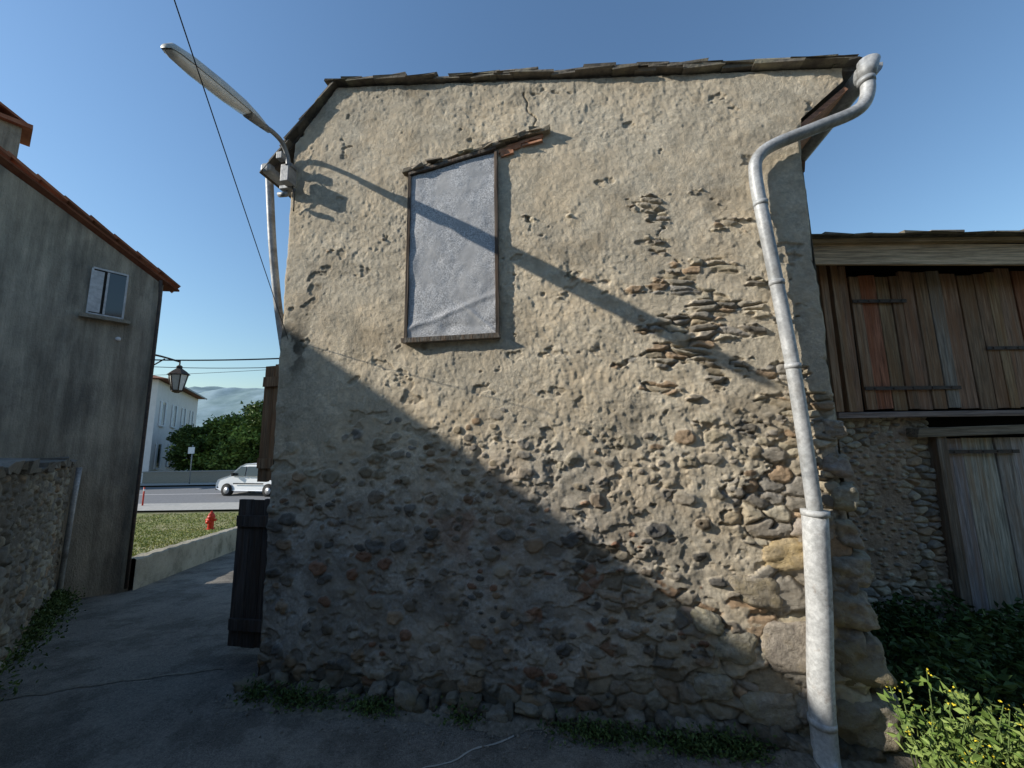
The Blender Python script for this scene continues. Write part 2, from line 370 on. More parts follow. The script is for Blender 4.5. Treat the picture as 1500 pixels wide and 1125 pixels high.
for k,(s,z,w,dp,h) in enumerate(bl):
    g=random.uniform(.42,.54)
    if k==8: cc=(.60,.49,.34)
    else: cc=(g,g*random.uniform(.88,.94),g*random.uniform(.74,.84))
    if s>1.4 and z<1.0: cc=tuple(x*.85 for x in cc)
    boulder('quoin_%d'%k,W(s,Q0+dp/2-.03 if dp>.16 else Q0+dp/2-.028,z),(w,dp,h),random.uniform(-.15,.15),cc,house,k+1)
for k in range(46):
    s=-2.33+k*.084+random.uniform(-.03,.03);g=random.uniform(.15,.32);w=random.uniform(.06,.16)
    boulder('footing_%d'%k,W(s,Q0+.005+random.uniform(-.03,.02),random.uniform(.0,.09)),(w,.12,random.uniform(.05,.12)),random.uniform(-.5,.5),(g,g*.93,g*.84),house,k+40,cuts=7)
def Ppan(u,v):
    s=-1.205+.655*u;zt=3.715+.165*(s+1.205);z=2.425+(zt-2.425)*v
    h=.018+.008*fbm(s*4,z*3,90,3)+.004*fbm(s*12,z*12,91,3)+.010*np.exp(-((v-.05)/.03)**2)*vn(s*9,z*2,3)+.008*ss(.8,1,u)*vn(z*4,z*0,8)+.006*ss(.12,0,u)*vn(z*5,z*0,9)
    h=h+.007*np.exp(-(((z-2.5)-(s+1.2)*.35-.03*vn(s*7,s*0,4))/.022)**2)*ss(.5,0,v)+.007*np.exp(-(((z-2.50)+(s+.62)*.9)/.02)**2)*ss(.4,0,v)*ss(.4,.8,u)
    q=Q0-h
    C=np.ones((len(s),3))
    return np.stack([s*c_+q*s_,-s*s_+q*c_,z],1),C
grid('metal_shutter_sheet',Ppan,110,180,m_sheet,house,smooth=True)
b=MB()
wd=(.15,.12,.095)
b.box(W(-1.217,Q0-.008,3.07),(WX,WN,UP),(.022,.05,1.30),wd,.003)
b.box(W(-.535,Q0-.008,3.12),(WX,WN,UP),(.020,.05,1.42),wd,.003)
b.box(W(-.877,Q0-.02,2.405),(WX,WN,UP),(.72,.07,.032),(.28,.25,.21),.005)
dr=Vector((c_,-s_,.165)).normalized()
b.box(W(-.88,Q0-.01,3.79),(dr,WN,dr.cross(WN)),(.70,.06,.022),(.2,.17,.14),.004)
b.done('shutter_frame',m_woodv,house)
b=MB()
s=-1.27
while s<-.22:
    ln=random.uniform(.07,.20);g=random.uniform(.7,1.5);z=3.812+.165*(s+ln/2+.88)
    dr=Vector((c_,-s_,.165+random.uniform(-.22,.12))).normalized()
    b.box(W(s+ln/2,Q0-random.uniform(-.02,.015),z+random.uniform(0,.026)),(dr,WN,dr.cross(WN)),(ln,.1,random.uniform(.010,.026)),(g*1.3,g*1.22,g*1.05),.010)
    s+=ln*.6
b.done('slate_lintel',m_slate,house)
b=MB()
for (s,z,w) in((-.43,3.835,.17),(-.26,3.858,.15),(-.37,3.868,.17),(-.24,3.890,.12),(-.45,3.805,.10)):
    b.box(W(s,Q0+.004,z),((c_,-s_,.15),WN,(-.15,0,1)),(w,.05,.024),(1,1,1),.005)
b.done('lintel_bricks',m_brick,house)
V=[];F=[];seg=10
for j,q in enumerate((Q0-.06,Q0+D)):
    for k in range(seg+1):
        a=math.pi+math.pi*k/seg;V.append(W(1.925+.065*math.cos(a),q,4.03+.075*math.sin(a)))
for k in range(seg): F.append([k,k+1,seg+1+k+1,seg+1+k])
F.append(list(range(seg+1)))
g=mk('eave_gutter',V,F,m_zinc,house,smooth=False);sm=g.modifiers.new('s','SOLIDIFY');sm.thickness=.004
# downpipe
pipe=grp('drain_pipe')
qp=Q0-.075
tube('outlet',[W(1.90,qp,4.03),W(1.888,qp,3.97),W(1.875,qp,3.91)],[.058,.050,.043],m_zinc,pipe)
tube('upper_pipe',[W(1.878,qp,3.93),W(1.865,qp,3.80),W(1.79,qp,3.70),W(1.55,qp,3.62),W(1.30,qp,3.54),W(1.20,qp,3.46),W(1.178,qp,3.34),W(1.19,qp,3.1),W(1.225,qp,2.65),W(1.258,qp,2.16),W(1.275,qp,1.75),W(1.288,qp,1.24)],.038,m_zinc,pipe,20,6)
tube('iron_shoe',[W(1.285,qp,1.27),W(1.25,qp,.75),W(1.215,qp,.40),W(1.20,qp,.05),W(1.20,qp-.03,-.02)],[.062,.060,.060,.059,.058],m_castiron,pipe,24,4)
for (s,z,r) in((1.285,1.262,.068),(1.262,2.10,.043),(1.228,2.62,.042),(1.188,3.15,.042),(1.20,.2,.064),(1.87,3.90,.046)):
    tube('collar',[W(s,qp,z-.02),W(s+.001,qp,z+.01)],[r,r],m_castiron if z<1.5 else m_zinc,pipe,20)
tube('pipe_clamp',[W(1.262,qp,2.10),W(1.262,Q0+.05,2.10)],.01,m_iron,pipe,8)
tube('pipe_clamp_b',[W(1.188,qp,3.15),W(1.188,Q0+.05,3.15)],.01,m_iron,pipe,8)
lp=grp('drain_pipe')
tube('left_pipe',[(-2.10,3.05,4.08),(-2.10,3.08,3.9),(-2.06,3.11,3.4),(-2.0,3.14,2.9),(-1.93,3.16,2.5),(-1.88,3.2,2.2),(-1.85,3.3,1.9)],.032,m_zinc,lp,14,4)
b=MB();b.box(W(-2.50,Q0+1.2,3.97),(WX,WN,UP),(.09,2.5,.08),(1,1,1));b.done('left_gutter',m_zinc,house,.02)
door=grp('wooden_stable_door')
def leafdoor(x0,x1,y0,y1,z0,z1,colr,nm):
    b=MB();a=Vector((x0,y0,0));e=Vector((x1,y1,0));d=(e-a);n=6;u=d.normalized();w=Vector((-u.y,u.x,0))
    for k in range(n):
        g=random.uniform(.75,1.15);c=a+d*((k+.5)/n)
        b.box((c.x,c.y,(z0+z1)/2+random.uniform(-.008,.008)),(u,w,UP),(d.length/n-.004,.028,z1-z0),[x*g for x in colr],.002)
    for zz in(z0+.15*(z1-z0),z1-.15*(z1-z0)):
        for sg_ in(1,-1):
            c=a+d*.5+w*.028*sg_;b.box((c.x,c.y,zz),(u,w,UP),(d.length*.96,.026,.09),[x*.9 for x in colr],.002)
    b.done(nm,m_woodv,door)
leafdoor(-1.70,-2.46,3.42,3.55,-.02,1.19,(.12,.10,.09),'lower_leaf')
leafdoor(-1.70,-2.36,3.46,3.62,1.34,2.42,(.38,.23,.13),'upper_leaf')
# ---------------------------------------------------------------- street lamp
lamp=grp('street_lamp')
SLp=-2.30
A0=W(SLp,2.26,4.10);A1=W(-2.121,1.45,3.816)
ax=(A1-A0).normalized();sd_=ax.cross(UP).normalized()
if sd_.x<0: sd_=-sd_
up=sd_.cross(ax);up=up if up.z>0 else -up
def lhead(name,prof,mat,lo):
    V=[];F=[];seg=20
    for (t,w,h) in prof:
        c=A0+(A1-A0)*t
        for k in range(seg+1):
            a=math.pi*k/seg
            V.append(c+sd_*math.cos(a)*w+up*(math.sin(a)*h*(-1 if lo else 1)))
    n=len(prof)
    for i in range(n-1):
        for k in range(seg): F.append([i*(seg+1)+k,i*(seg+1)+k+1,(i+1)*(seg+1)+k+1,(i+1)*(seg+1)+k])
    F.append(list(range(seg+1)));F.append([(n-1)*(seg+1)+k for k in range(seg+1)])
    o=mk(name,V,F,mat,lamp,smooth=True);bm_fix(o);return o
lhead('housing',[(0,.03,.035),(.08,.036,.055),(.25,.046,.075),(.5,.050,.08),(.8,.050,.07),(.95,.044,.05),(1.0,.028,.02)],m_lampc,False)
lhead('diffuser',[(.22,.036,.01),(.27,.041,.035),(.5,.045,.045),(.8,.045,.042),(.94,.038,.028),(.985,.028,.01)],m_lampg,True)
lhead('ballast_cover',[(0,.027,.02),(.05,.034,.03),(.2,.041,.034),(.215,.041,.01)],m_lgrey,True)
tube('arm',[A0-ax*.03,W(SLp,2.36,4.125),W(SLp,2.46,4.115),W(SLp+.005,2.525,4.02),W(SLp+.01,2.53,3.88),W(SLp+.015,2.53,3.70)],.019,m_lgrey,lamp,12,6)
tube('sleeve',[A0+ax*.03,A0-ax*.08],[.03,.024],m_lgrey,lamp,14)
b=MB()
b.box(W(-2.27,2.515,3.93),(WX,WN,UP),(.10,.06,.03));b.box(W(-2.27,2.515,3.74),(WX,WN,UP),(.10,.06,.03))
b.box(W(-2.22,2.46,3.80),(WX,WN,UP),(.07,.09,.13))
b.box(W(-2.29,2.45,3.98),(WX,WN,UP),(.05,.05,.06))
b.done('bracket',m_lgrey,lamp,.004)
tube('lamp_wire',[W(-2.28,2.5,3.95),W(-2.24,2.46,3.88),W(-2.2,2.5,3.7),W(-2.22,2.54,3.55)],.006,m_cable,lamp,6,5)
tube('insulator',[W(-2.3,2.47,3.66),W(-2.22,2.45,3.64)],.02,m_lgrey,lamp,10)
# ---------------------------------------------------------------- cables
def cable(name,a,b_,sag,r=.006,par=None):
    a=Vector(a);b_=Vector(b_);pts=[a.lerp(b_,t/16)-Vector((0,0,sag*4*(t/16)*(1-t/16))) for t in range(17)]
    return tube(name,pts,r,m_cable,par,6)
cb=grp('overhead_cables')
cable('cable_long',(-1.78,3.05,2.40),(-.08,-3.0,5.8),.04,.0026,cb)
cable('cable_cross_a',(-5.85,5.75,2.98),(-1.4,5.0,2.88),.06,.010,cb)
cable('cable_cross_b',(-5.85,5.75,2.88),(-1.4,5.0,2.75),.07,.005,cb)
cable('cable_cross_c',(-5.85,5.75,2.72),(-1.4,5.2,2.80),.03,.003,cb)
# unseen house added behind the viewer to block sky light on the wall
oh=grp('sky_blocker_house')
b=MB();b.poly([(-8.5,-2.95,-.3),(8.5,-2.95,-.3),(8.5,-2.95,5.2),(-8.5,-2.95,5.2)],(0,-7,0));b.done('walls',m_hwall,oh)
b=MB();b.poly([(-8.7,-2.6,5.2),(-8.7,-6.5,6.6),(-8.7,-10.3,5.2),(-8.7,-6.5,6.45)],(17.4,0,0),(.9,.9,.9));b.done('roof',m_terra,oh)
b=MB();g=MB()
for xx in(-6,-3,2.6,5.6):
    for zz in(1.5,4.1):
        g.box((xx,-2.94,zz),((1,0,0),(0,1,0),UP),(.95,.04,1.35))
        for sg in(-.75,.75): b.box((xx+sg,-2.90,zz),((1,0,0),(0,1,0),UP),(.5,.05,1.45),(.3,.2,.14))
b.box((-.2,-2.92,1.05),((1,0,0),(0,1,0),UP),(1.0,.05,2.1),(.3,.2,.14))
g.done('windows',m_glass,oh);b.done('shutters_and_door',m_woodv,oh)
# ---------------------------------------------------------------- left house
lh=grp('rendered_house')
HC=Vector((-5.45,5.72,0));HD=Vector((-.583,-.813,0)).normalized();HI=Vector((-.813,.583,0)).normalized()
EX=Vector((-1,-.13,0)).normalized()
def H(m,d,z): p=HC+HD*m+HI*d;return Vector((p.x,p.y,z))
MR=2.52;ZR=5.94
b=MB()
b.poly([H(0,0,-1),H(9.5,0,-1),H(9.5,0,5.80),H(MR+.1,0,5.80),H(0,0,4.20)],EX*8)
b.done('walls',m_hwall,lh)
b=MB()
slope=(ZR-4.29)/MR
dS=(HD+UP*slope).normalized();nS=HI.cross(dS);nS=nS if nS.z>0 else -nS
b.poly([H(-.18,-.08,4.29-.18*slope-.06),H(MR,-.08,ZR-.06),H(MR,-.08,ZR-.09),H(-.18,-.08,4.29-.18*slope-.09)],EX*8,(.5,.45,.4))
b.poly([H(MR,-.08,ZR),H(9.7,-.08,ZR),H(9.7,-.08,ZR-.1),H(MR,-.08,ZR-.1)],EX*8,(.75,.7,.65))
t=-.20;L_=MR/dS.dot(HD)
while t<L_:
    for r_ in range(2):
        c=H(0,0,4.27)+dS*(t+.17)+HI*(-.02+.2*r_)+nS*(.0+(.012 if r_==0 else 0));g=random.uniform(.6,1.1)
        b.box(c,(dS+nS*.05,HI,nS),(.36,.20,.028),(g,g*.95,g*.9),.004)
    t+=.30
b.done('tile_roof',m_terra,lh)
b=MB()
b.box(H(.575,.03,3.83),(HD,HI,UP),(.36,.1,.70),(1,1,1));b.done('window_dark_backing',m_void,lh)  # dark box stands in for shade in the window opening
b=MB()
b.box(H(.70,-.012,3.83),(HD,HI,UP),(.12,.03,.60));
for (m,z,w,h) in((.575,4.165,.36,.025),(.575,3.50,.36,.03),(.405,3.83,.022,.66),(.755,3.83,.022,.66),(.60,3.83,.022,.62)):
    b.box(H(m,-.01,z),(HD,HI,UP),(w,.035,h))
b.box(H(.51,-.012,3.88),(HD,HI,UP),(.04,.02,.5))
b.done('window_frame',m_oldshut,lh)
b=MB();b.box(H(.50,-.024,3.83),(HD,HI,UP),(.18,.006,.62));b.done('window_pane',m_glass,lh)
b=MB();b.box(H(.575,-.03,3.455),(HD,HI,UP),(.50,.14,.05),(1,1,1),.004);b.done('window_sill',m_side,lh)
tube('corner_pipe',[H(.05,-.06,4.2),H(.03,-.05,3.9),H(.03,-.05,1.0),H(.03,-.05,-.3)],.022,m_iron,lh,10)
b=MB();b.box(H(1.80,1.1,5.7),(HD,HI,UP),(.5,.45,1.15));b.done('chimney',m_hwall,lh)
b=MB();b.box(H(1.80,1.1,6.30),(HD,HI,UP),(.68,.62,.05),(.8,.8,.8),.01)
b.box(H(1.65,1.1,6.40),(HD+UP*.6,HI,UP-HD*.6),(.36,.6,.03),(.8,.8,.8));b.box(H(1.95,1.1,6.40),(HD-UP*.6,HI,UP+HD*.6),(.36,.6,.03),(.8,.8,.8))
b.done('chimney_cap',m_terra,lh)
tube('wall_plate',[H(.42,-.0,3.2),H(.42,-.02,3.2)],.03,m_white,lh,10)
# lantern
ln=grp('wall_lantern')
lc=Vector((-5.84,6.60,0))
tube('bracket_arm',[(-5.84,5.60,3.06),(-5.84,6.1,3.13),(-5.84,6.6,3.11)],.016,m_iron,ln,8,4)
tube('bracket_stay',[(-5.84,5.60,2.75),(-5.84,5.95,2.85),(-5.84,6.3,3.1)],.011,m_iron,ln,8,4)
tube('hanger',[(lc.x,lc.y,3.13),(lc.x,lc.y,2.98)],.011,m_iron,ln,8)
def ring(c,r,z,n=6): return [Vector((c.x+r*math.cos(2*math.pi*k/n+.4),c.y+r*math.sin(2*math.pi*k/n+.4),z)) for k in range(n)]
def frust(name,rs,mat,par,c,n=6):
    V=[];F=[]
    for r,z in rs:V+=ring(c,r,z,n)
    for i in range(len(rs)-1):
        for k in range(n):F.append([i*n+k,i*n+(k+1)%n,(i+1)*n+(k+1)%n,(i+1)*n+k])
    F.append(list(range(n))[::-1]);F.append([(len(rs)-1)*n+k for k in range(n)])
    return mk(name,V,F,mat,par)
frust('lantern_roof',[(.17,2.88),(.11,2.94),(.045,2.99),(.045,3.03),(.02,3.05)],m_iron,ln,lc)
frust('lantern_glass',[(.075,2.61),(.13,2.875)],m_lampg,ln,lc)
frust('lantern_base',[(.03,2.56),(.085,2.59),(.085,2.608)],m_iron,ln,lc)
for k in range(6):
    tube('lantern_rib',[ring(lc,.08,2.60)[k],ring(lc,.137,2.88)[k]],.009,m_iron,ln,6)
# ---------------------------------------------------------------- left rough stone garden wall
def stonefield(s,z,seed,sx=.16,sz=.09,tint=1.,cov=0.,mort=(.30,.255,.20)):
    d,i,F1=stone(s,z,sx,sz,seed,.4)
    x=ss(-.25,.05,fbm(s*2.2,z*2.2,seed+3,4)+cov)
    g,i2=pebble(s+2,z,sx*.7,sz*.7,seed+11,.6)
    g=g*(1-x)
    h=(-.03+d*(.03+.03*i))*x+(1-x)*.014*fbm(s*9,z*9,seed+4,3)+.018*g+.006*fbm(s*30,z*30,seed+6,3)
    dd=ss(.1,.5,d)[:,None]
    C=(pal(i)*dd+np.array(mort)*.8*(1-dd))*x[:,None]+np.array(mort)*(1-x)[:,None]*(.9+.25*fbm(s*5,z*5,seed+9,3))[:,None]
    m=ss(.15,.5,g)[:,None];C=C*(1-m)+pal(i2)*.9*m
    return h,C*tint*(1+.2*fbm(s*25,z*25,seed+8,3))[:,None]
gw=grp('stone_garden_wall')
ga=Vector((-5.80,5.10,0));gb=Vector((-2.75,1.95,0));gd=(gb-ga);gl=gd.length;gd.normalize();gn=Vector((-gd.y,gd.x,0));gn=gn if gn.x>0 else -gn
def Pg(u,v):
    s=u*gl;zb=-.35*(1-u)-.0;zt=1.45+.10*u+.05*fbm(s*3,s*0,55,3);z=zb-.1+(zt-zb+.1)*v
    h,C=stonefield(s,z,200,.17,.09,.66)
    return np.stack([ga.x+gd.x*s+gn.x*h,ga.y+gd.y*s+gn.y*h,z],1),C
grid('face',Pg,380,170,m_stone,gw)
b=MB();b.poly([ga-gn*.04+UP*-.5,ga-gn*.04+UP*1.44,gb-gn*.04+UP*1.53,gb-gn*.04+UP*-.5],-gn*.3,(.2,.18,.14));b.done('core',m_stone,gw)
b=MB()
s=0
while s<gl:
    w=random.uniform(.12,.3);g=random.uniform(.5,1.1);p=ga+gd*(s+w/2)-gn*.14+UP*(1.46+.10*(s/gl)+random.uniform(-.03,.03));b.box(p,(gd,gn,UP),(w,.36,random.uniform(.04,.10)),(.25*g,.22*g,.18*g),.025);s+=w
b.done('coping',m_stone,gw,.008)
tube('wall_pipe',[(-5.66,5.08,1.40),(-5.68,5.08,.9),(-5.70,5.08,-.3)],.028,m_zinc,gw,12)
b=MB();b.poly([ga+UP*-.5,ga+UP*1.44,H(1.0,0,1.44),H(1.0,0,-.5)],Vector((.02,-.2,0)),(.2,.18,.14));b.done('return',m_stone,gw)
# ---------------------------------------------------------------- low wall by lawn
lw=grp('low_concrete_wall')
p0=Vector((-5.40,5.74,0));p1=Vector((-7.5,12.3,0));d=(p1-p0).normalized();n_=Vector((d.y,-d.x,0))
V=[];F=[]
NN=60
for k in range(NN+1):
    p=p0.lerp(p1,k/NN);zt=.07+(-.64-.07)*(k/NN)+random.uniform(-.010,.010)
    for (o,z) in((0,gz(p.y)-.2),(random.uniform(-.008,.008),zt-.02),(-.02,zt),(-.20,zt),(-.22,gz(p.y)-.3)):
        V.append((p.x+n_.x*o,p.y+n_.y*o,z))
for k in range(NN):
    for j in range(4):F.append([k*5+j,k*5+j+1,k*5+5+j+1,k*5+5+j])
mk('wall_body',V,F,M('mossy_concrete',(.36,.32,.24),(.52,.46,.37),scale=5,bump=.8,bscale=30,bdist=.02,c3=(.2,.18,.13),s3=2.5),lw)
# ---------------------------------------------------------------- ground
ys=[-3000,-200,-30,-8]+list(np.arange(-6,3,1.))+[3]+list(np.arange(4,15,1.))+[15,18,25,40,80,300,3000]
xs=[-3000,-400,-100,-40]+list(np.arange(-30,31,3.))+[60,300,3000]
V=[(x,y,gz(y)-.008) for y in ys for x in xs];nx=len(xs)
F=[[j*nx+i,j*nx+i+1,(j+1)*nx+i+1,(j+1)*nx+i] for j in range(len(ys)-1) for i in range(nx-1)]
mk('ground',V,F,m_soil)
def sheet(name,poly_rows,mat,off):
    V=[];F=[]
    for (y,x0,x1) in poly_rows:
        for k in range(9): V.append((x0+(x1-x0)*k/8,y,gz(y)+off))
    for j in range(len(poly_rows)-1):
        for k in range(8):F.append([j*9+k,j*9+k+1,j*9+10+k,j*9+9+k])
    return mk(name,V,F,mat)
sheet('alley_road',[(-9,-9,9),(0,-9,9),(1.2,-9,3.6),(2.2,-8,2.1),(2.45,-8,2.0),(3,-8,1),(4,-8,1),(5,-8,0),(5.72,-5.5,0),(8,-6.2,0),(10,-6.8,0),(12.3,-7.6,0),(15,-9,0),(20.,-10,0)],m_asph,0.0)
sheet('lawn',[(5.74,-14,-5.60),(8,-30,-6.40),(12.3,-30,-7.75),(15,-30,-9.05),(18.5,-30,-10)],m_lawn,.004)
sheet('pavement',[(18.8,-70,40),(20.8,-70,40)],m_pave,.09)
sheet('kerb',[(20.8,-70,40),(20.95,-70,40)],m_pave,.085)
sheet('main_road',[(20.95,-90,50),(29.4,-90,50)],m_road,-.003)
sheet('far_pavement',[(29.4,-90,50),(31,-90,50)],m_pave,.11)
sheet('road_marking',[(25.1,-90,50),(25.22,-90,50)],m_white,.004)
def strip(name,a,e,w0,mat,n=40,wob=.012):
    V=[];F=[];a=Vector(a);e=Vector(e);d=(e-a).normalized();nn=Vector((-d.y,d.x,0))
    for k in range(n):
        p=a.lerp(e,k/(n-1))+nn*(wob*math.sin(k*.9)+random.uniform(-.004,.004));w=w0*(.5+random.random())
        for s2 in(-1,1):
            q=p+nn*w*s2;V.append((q.x,q.y,gz(q.y)+.004))
    for k in range(n-1):F.append([2*k,2*k+1,2*k+3,2*k+2])
    return mk(name,V,F,mat)
strip('asphalt_joint',(-.02,2.46,0),(-1.5,1.75,0),.006,m_pave)
strip('asphalt_joint',(-3.7,2.78,0),(-2.25,3.22,0),.016,m_dirt)
strip('asphalt_joint',(-2.3,2.2,0),(1.2,1.95,0),.007,m_dirt,60,.02)
V=[];F=[]
N_=120
for k in range(N_+1):
    s=-2.35+4.0*k/N_;w=.09+.12*float(fbm(np.array([s*4.]),np.array([0.]),5,4)[0])+.03*random.random()
    V+= [W(s,Q0+.05,.05),W(s,Q0-.04,.03),W(s,Q0-.04-max(w,.02),.002)]
for k in range(N_):
    for j in range(2):F.append([k*3+j,k*3+j+1,k*3+3+j+1,k*3+3+j])
mk('wall_foot_soil',V,F,m_dirt)
b=MB()
for k in range(420):
    s=random.uniform(-2.5,1.7);q=Q0-.08-abs(random.gauss(0,.12));z=.004;r=random.uniform(.002,.008)*(1.8 if random.random()<.08 else 1);g=random.uniform(.5,1.)
    b.box(W(s,q,z+r*.3),(Vector((random.random(),random.random(),.2)),Vector((-random.random(),random.random(),.1)),UP),(r*1.6,r*1.2,r),(.34*g,.3*g,.25*g),r*.2)
b.done('gravel_debris',m_stone)
# ---------------------------------------------------------------- barn
barn=grp('wooden_barn')
YB=3.8
def Pb(u,v):
    x=2.1+(4.10-2.1)*u;z=-.2+(1.84+.2)*v
    h,C=stonefield(x,z,300,.12,.065,1.0,.06,(.42,.31,.22))
    return np.stack([x,YB-h,z],1),C
grid('stone_wall',Pb,300,290,m_stone,barn)
b=MB();b.box((5,YB+.30,1.7),((1,0,0),(0,1,0),UP),(6.0,.1,3.9));b.done('dark_backing',m_void,barn)  # near-black slab paints the unlit space behind the doors
X=(1,0,0);Y=(0,1,0)
b=MB()
def wc(base,v=.2): 
    g=random.uniform(1-v,1+v);return [base[0]*g,base[1]*g*random.uniform(.95,1.05),base[2]*g*random.uniform(.9,1.08)]
brown=(.36,.225,.14);grey=(.38,.31,.24);red=(.38,.165,.09)
x=3.50
while x<7:
    w=random.uniform(.10,.19)
    cc=random.choice([brown,brown,grey,red,(.42,.30,.20)])
    zt=3.36+random.uniform(-.06,.01);zb=1.92+random.uniform(-.015,.01)
    b.box((x+w/2,YB+random.uniform(-.012,.012),(zt+zb)/2),((1,0,random.uniform(-.010,.010)),Y,UP),(w-random.uniform(.004,.014),.03,zt-zb),wc(cc),.004);x+=w
for (x0,z0) in((3.18,2.65),(3.30,2.65),(3.40,2.65)):
    b.box((x0,YB-.04+random.uniform(-.02,.04),z0),((1,0,.0),Y,(random.uniform(-.02,.02),0,1)),(.075,.08,1.50),wc(brown))
b.box((2.9,YB+.02,2.6),(X,Y,UP),(.4,.04,1.55),wc((.16,.11,.08)))
x=4.20
while x<5.6:
    w=random.uniform(.15,.2);b.box((x+w/2,YB+.02+random.uniform(-.006,.006),.80),(X,Y,UP),(w-.008,.035,1.66),wc((.48,.43,.38),.15),.004);x+=w
b.box((4.11,YB-.02,.75),(X,Y,(.01,0,1)),(.09,.12,1.85),wc((.26,.20,.16),.1),.006)
b.box((5.65,YB-.02,.75),(X,Y,UP),(.1,.12,1.85),wc((.20,.16,.13),.1),.006)
b.done('planks',m_woodv,barn,.003)
b=MB()
b.box((4.75,YB-.03,1.705),((1,0,.01),Y,UP),(1.75,.16,.09),wc((.26,.2,.16),.1),.012)
b.box((5.0,YB-.03,1.865),((1,0,-.002),Y,UP),(3.7,.14,.05),wc((.32,.25,.19),.1),.012)
b.box((6.9,YB+.1,1.0),(X,Y,UP),(2.4,.1,1.6),wc((.30,.24,.19),.1),.008)
b.box((4.05,3.52,3.405),((1,0,-.022),Y,(0,.1,1)),(2.6,.045,.22),(.62,.44,.27),.010)
b.box((6.35,3.525,3.365),((1,0,-.012),Y,(0,.1,1)),(2.0,.045,.22),(.56,.4,.25),.010)
b.box((5.0,3.49,3.53),((1,0,-.004),Y,UP),(4.8,.07,.035),(.45,.33,.21),.006)
b.done('beams',m_woodh,barn,.004)
b=MB();b.poly([(2.75,3.42,3.545),(7.4,3.42,3.545),(7.4,3.42,3.565),(2.75,3.42,3.565)],(0,4,.5),(.6,.6,.6))
x=2.75
while x<7.4:
    w=random.uniform(.16,.36);g=random.uniform(.7,1.2);b.box((x+w/2,3.56+random.uniform(-.03,.01),3.575+random.uniform(-.004,.012)),((1,0,random.uniform(-.04,.04)),(0,1,.12),(0,-.12,1)),(w,.36,.014),(g,g*.97,g*.9),.008);x+=w-.01
b.done('slate_roof',m_slate,barn)
b=MB()
for (x0,x1,z) in((3.50,4.05,3.03),(3.50,4.45,2.13),(4.78,5.4,2.52),(4.2,4.9,1.50)):
    b.box(((x0+x1)/2,YB-.033,z),((1,0,random.uniform(-.01,.01)),Y,UP),(x1-x0,.010,.034))
    for k in range(5): b.box((x0+(x1-x0)*(k+.5)/5,YB-.041,z),(X,Y,UP),(.014,.012,.014))
b.done('strap_hinges',m_iron,barn)
# ---------------------------------------------------------------- far house
fh=grp('white_villa')
a=Vector((-29.2,31.2,0));e=Vector((-38,46,0));fd=(e-a).normalized();fi=Vector((-fd.y,fd.x,0));fi=fi if fi.x<0 else -fi
Lf=(e-a).length
def FHp(m,d,z): p=a+fd*m+fi*d;return Vector((p.x,p.y,z))
b=MB();b.poly([FHp(0,0,-1.7),FHp(Lf,0,-1.7),FHp(Lf,0,6.9),FHp(0,0,6.9)],fi*10);b.done('walls',m_white,fh)
rf=[FHp(-.7,-.7,6.95),FHp(Lf+.7,-.7,6.95),FHp(Lf+.7,10.7,6.95),FHp(-.7,10.7,6.95),FHp(4,5,8.6),FHp(Lf-4,5,8.6)]
o=mk('hip_roof',rf,[[0,1,5,4],[1,2,5],[2,3,4,5],[3,0,4],[0,3,2,1]],m_terra,fh,[(.75,.8,.8)]*6)
b=MB();b.poly([FHp(-.7,-.7,6.90),FHp(Lf+.7,-.7,6.90),FHp(Lf+.7,-.7,7.04),FHp(-.7,-.7,7.04)],fi*-.06,(.5,.5,.5));b.done('eave_board',m_woodh,fh)
b=MB();g=MB()
for m in(2.2,6.2,10.2,14.2):
    for z in(.4,4.0):
        g.box(FHp(m,-.02,z+ .2),(fd,fi,UP),(1.0,.06,2.0))
        for sg in(-.78,.78): b.box(FHp(m+sg,-.06,z+.2),(fd,fi,UP),(.52,.06,2.1))
        b.box(FHp(m,-.08,z-.85),(fd,fi,UP),(1.2,.2,.1))
for dd in(2.5,6.5):
    for z in(.4,4.):
        g.box(FHp(-.02,dd,z+.2),(fd,fi,UP),(.06,1.,2.))
g.done('windows',m_glass,fh);b.done('shutters',m_shut,fh)
bw=grp('boundary_wall');b=MB();b.box((-25,31.2,-1.1),(X,Y,UP),(26,.3,1.0),(.3,.27,.22));b.box((-25,31.2,-.57),(X,Y,UP),(26,.4,.07),(.35,.33,.3));b.done('masonry',m_stone,bw)
# ---------------------------------------------------------------- trees
def tree(name,c,h,r,n,ls,a=(.06,.10,.018),bcol=(.22,.30,.06)):
    t=grp(name);c=Vector(c)
    tube('trunk',[c,c+Vector((.1,0,h*.3)),c+Vector((-.1,.1,h*.6))],[r*.09,r*.06,r*.03],m_bark,t,8)
    cl=[]
    for k in range(34):
        th=random.uniform(0,6.28);el=random.uniform(-.9,1.3);rr=random.uniform(.35,.95)*r
        p=np.array((c.x+math.cos(th)*math.cos(el)*rr,c.y+math.sin(th)*math.cos(el)*rr,c.z+h*.52+math.sin(el)*h*.42*random.uniform(.7,1.05)))
        cl.append((p,random.uniform(.20,.38)*r,random.uniform(.65,1.35)))
        if k<8: tube('limb_%d'%k,[c+Vector((0,0,h*.3)),Vector(p.tolist())],[r*.035,r*.01],m_bark,t,5)
    pos=[];cols=[]
    for (p,rr,g) in cl:
        m=n//34;q=rng.normal(size=(m,3));q/=np.linalg.norm(q,axis=1,keepdims=True);q*=rr*(rng.random((m,1))**.35)*(1+.25*rng.normal(size=(m,1)))
        q[:,2]*=.8;pos.append(p+q);cc=leafcols(m,a,bcol)*g;cols.append(cc)
    leaves('foliage',np.concatenate(pos),ls,np.concatenate(cols),t)
tree('broadleaf_tree',(-25.4,34.5,-1.56),5.6,3.0,9000,.24)
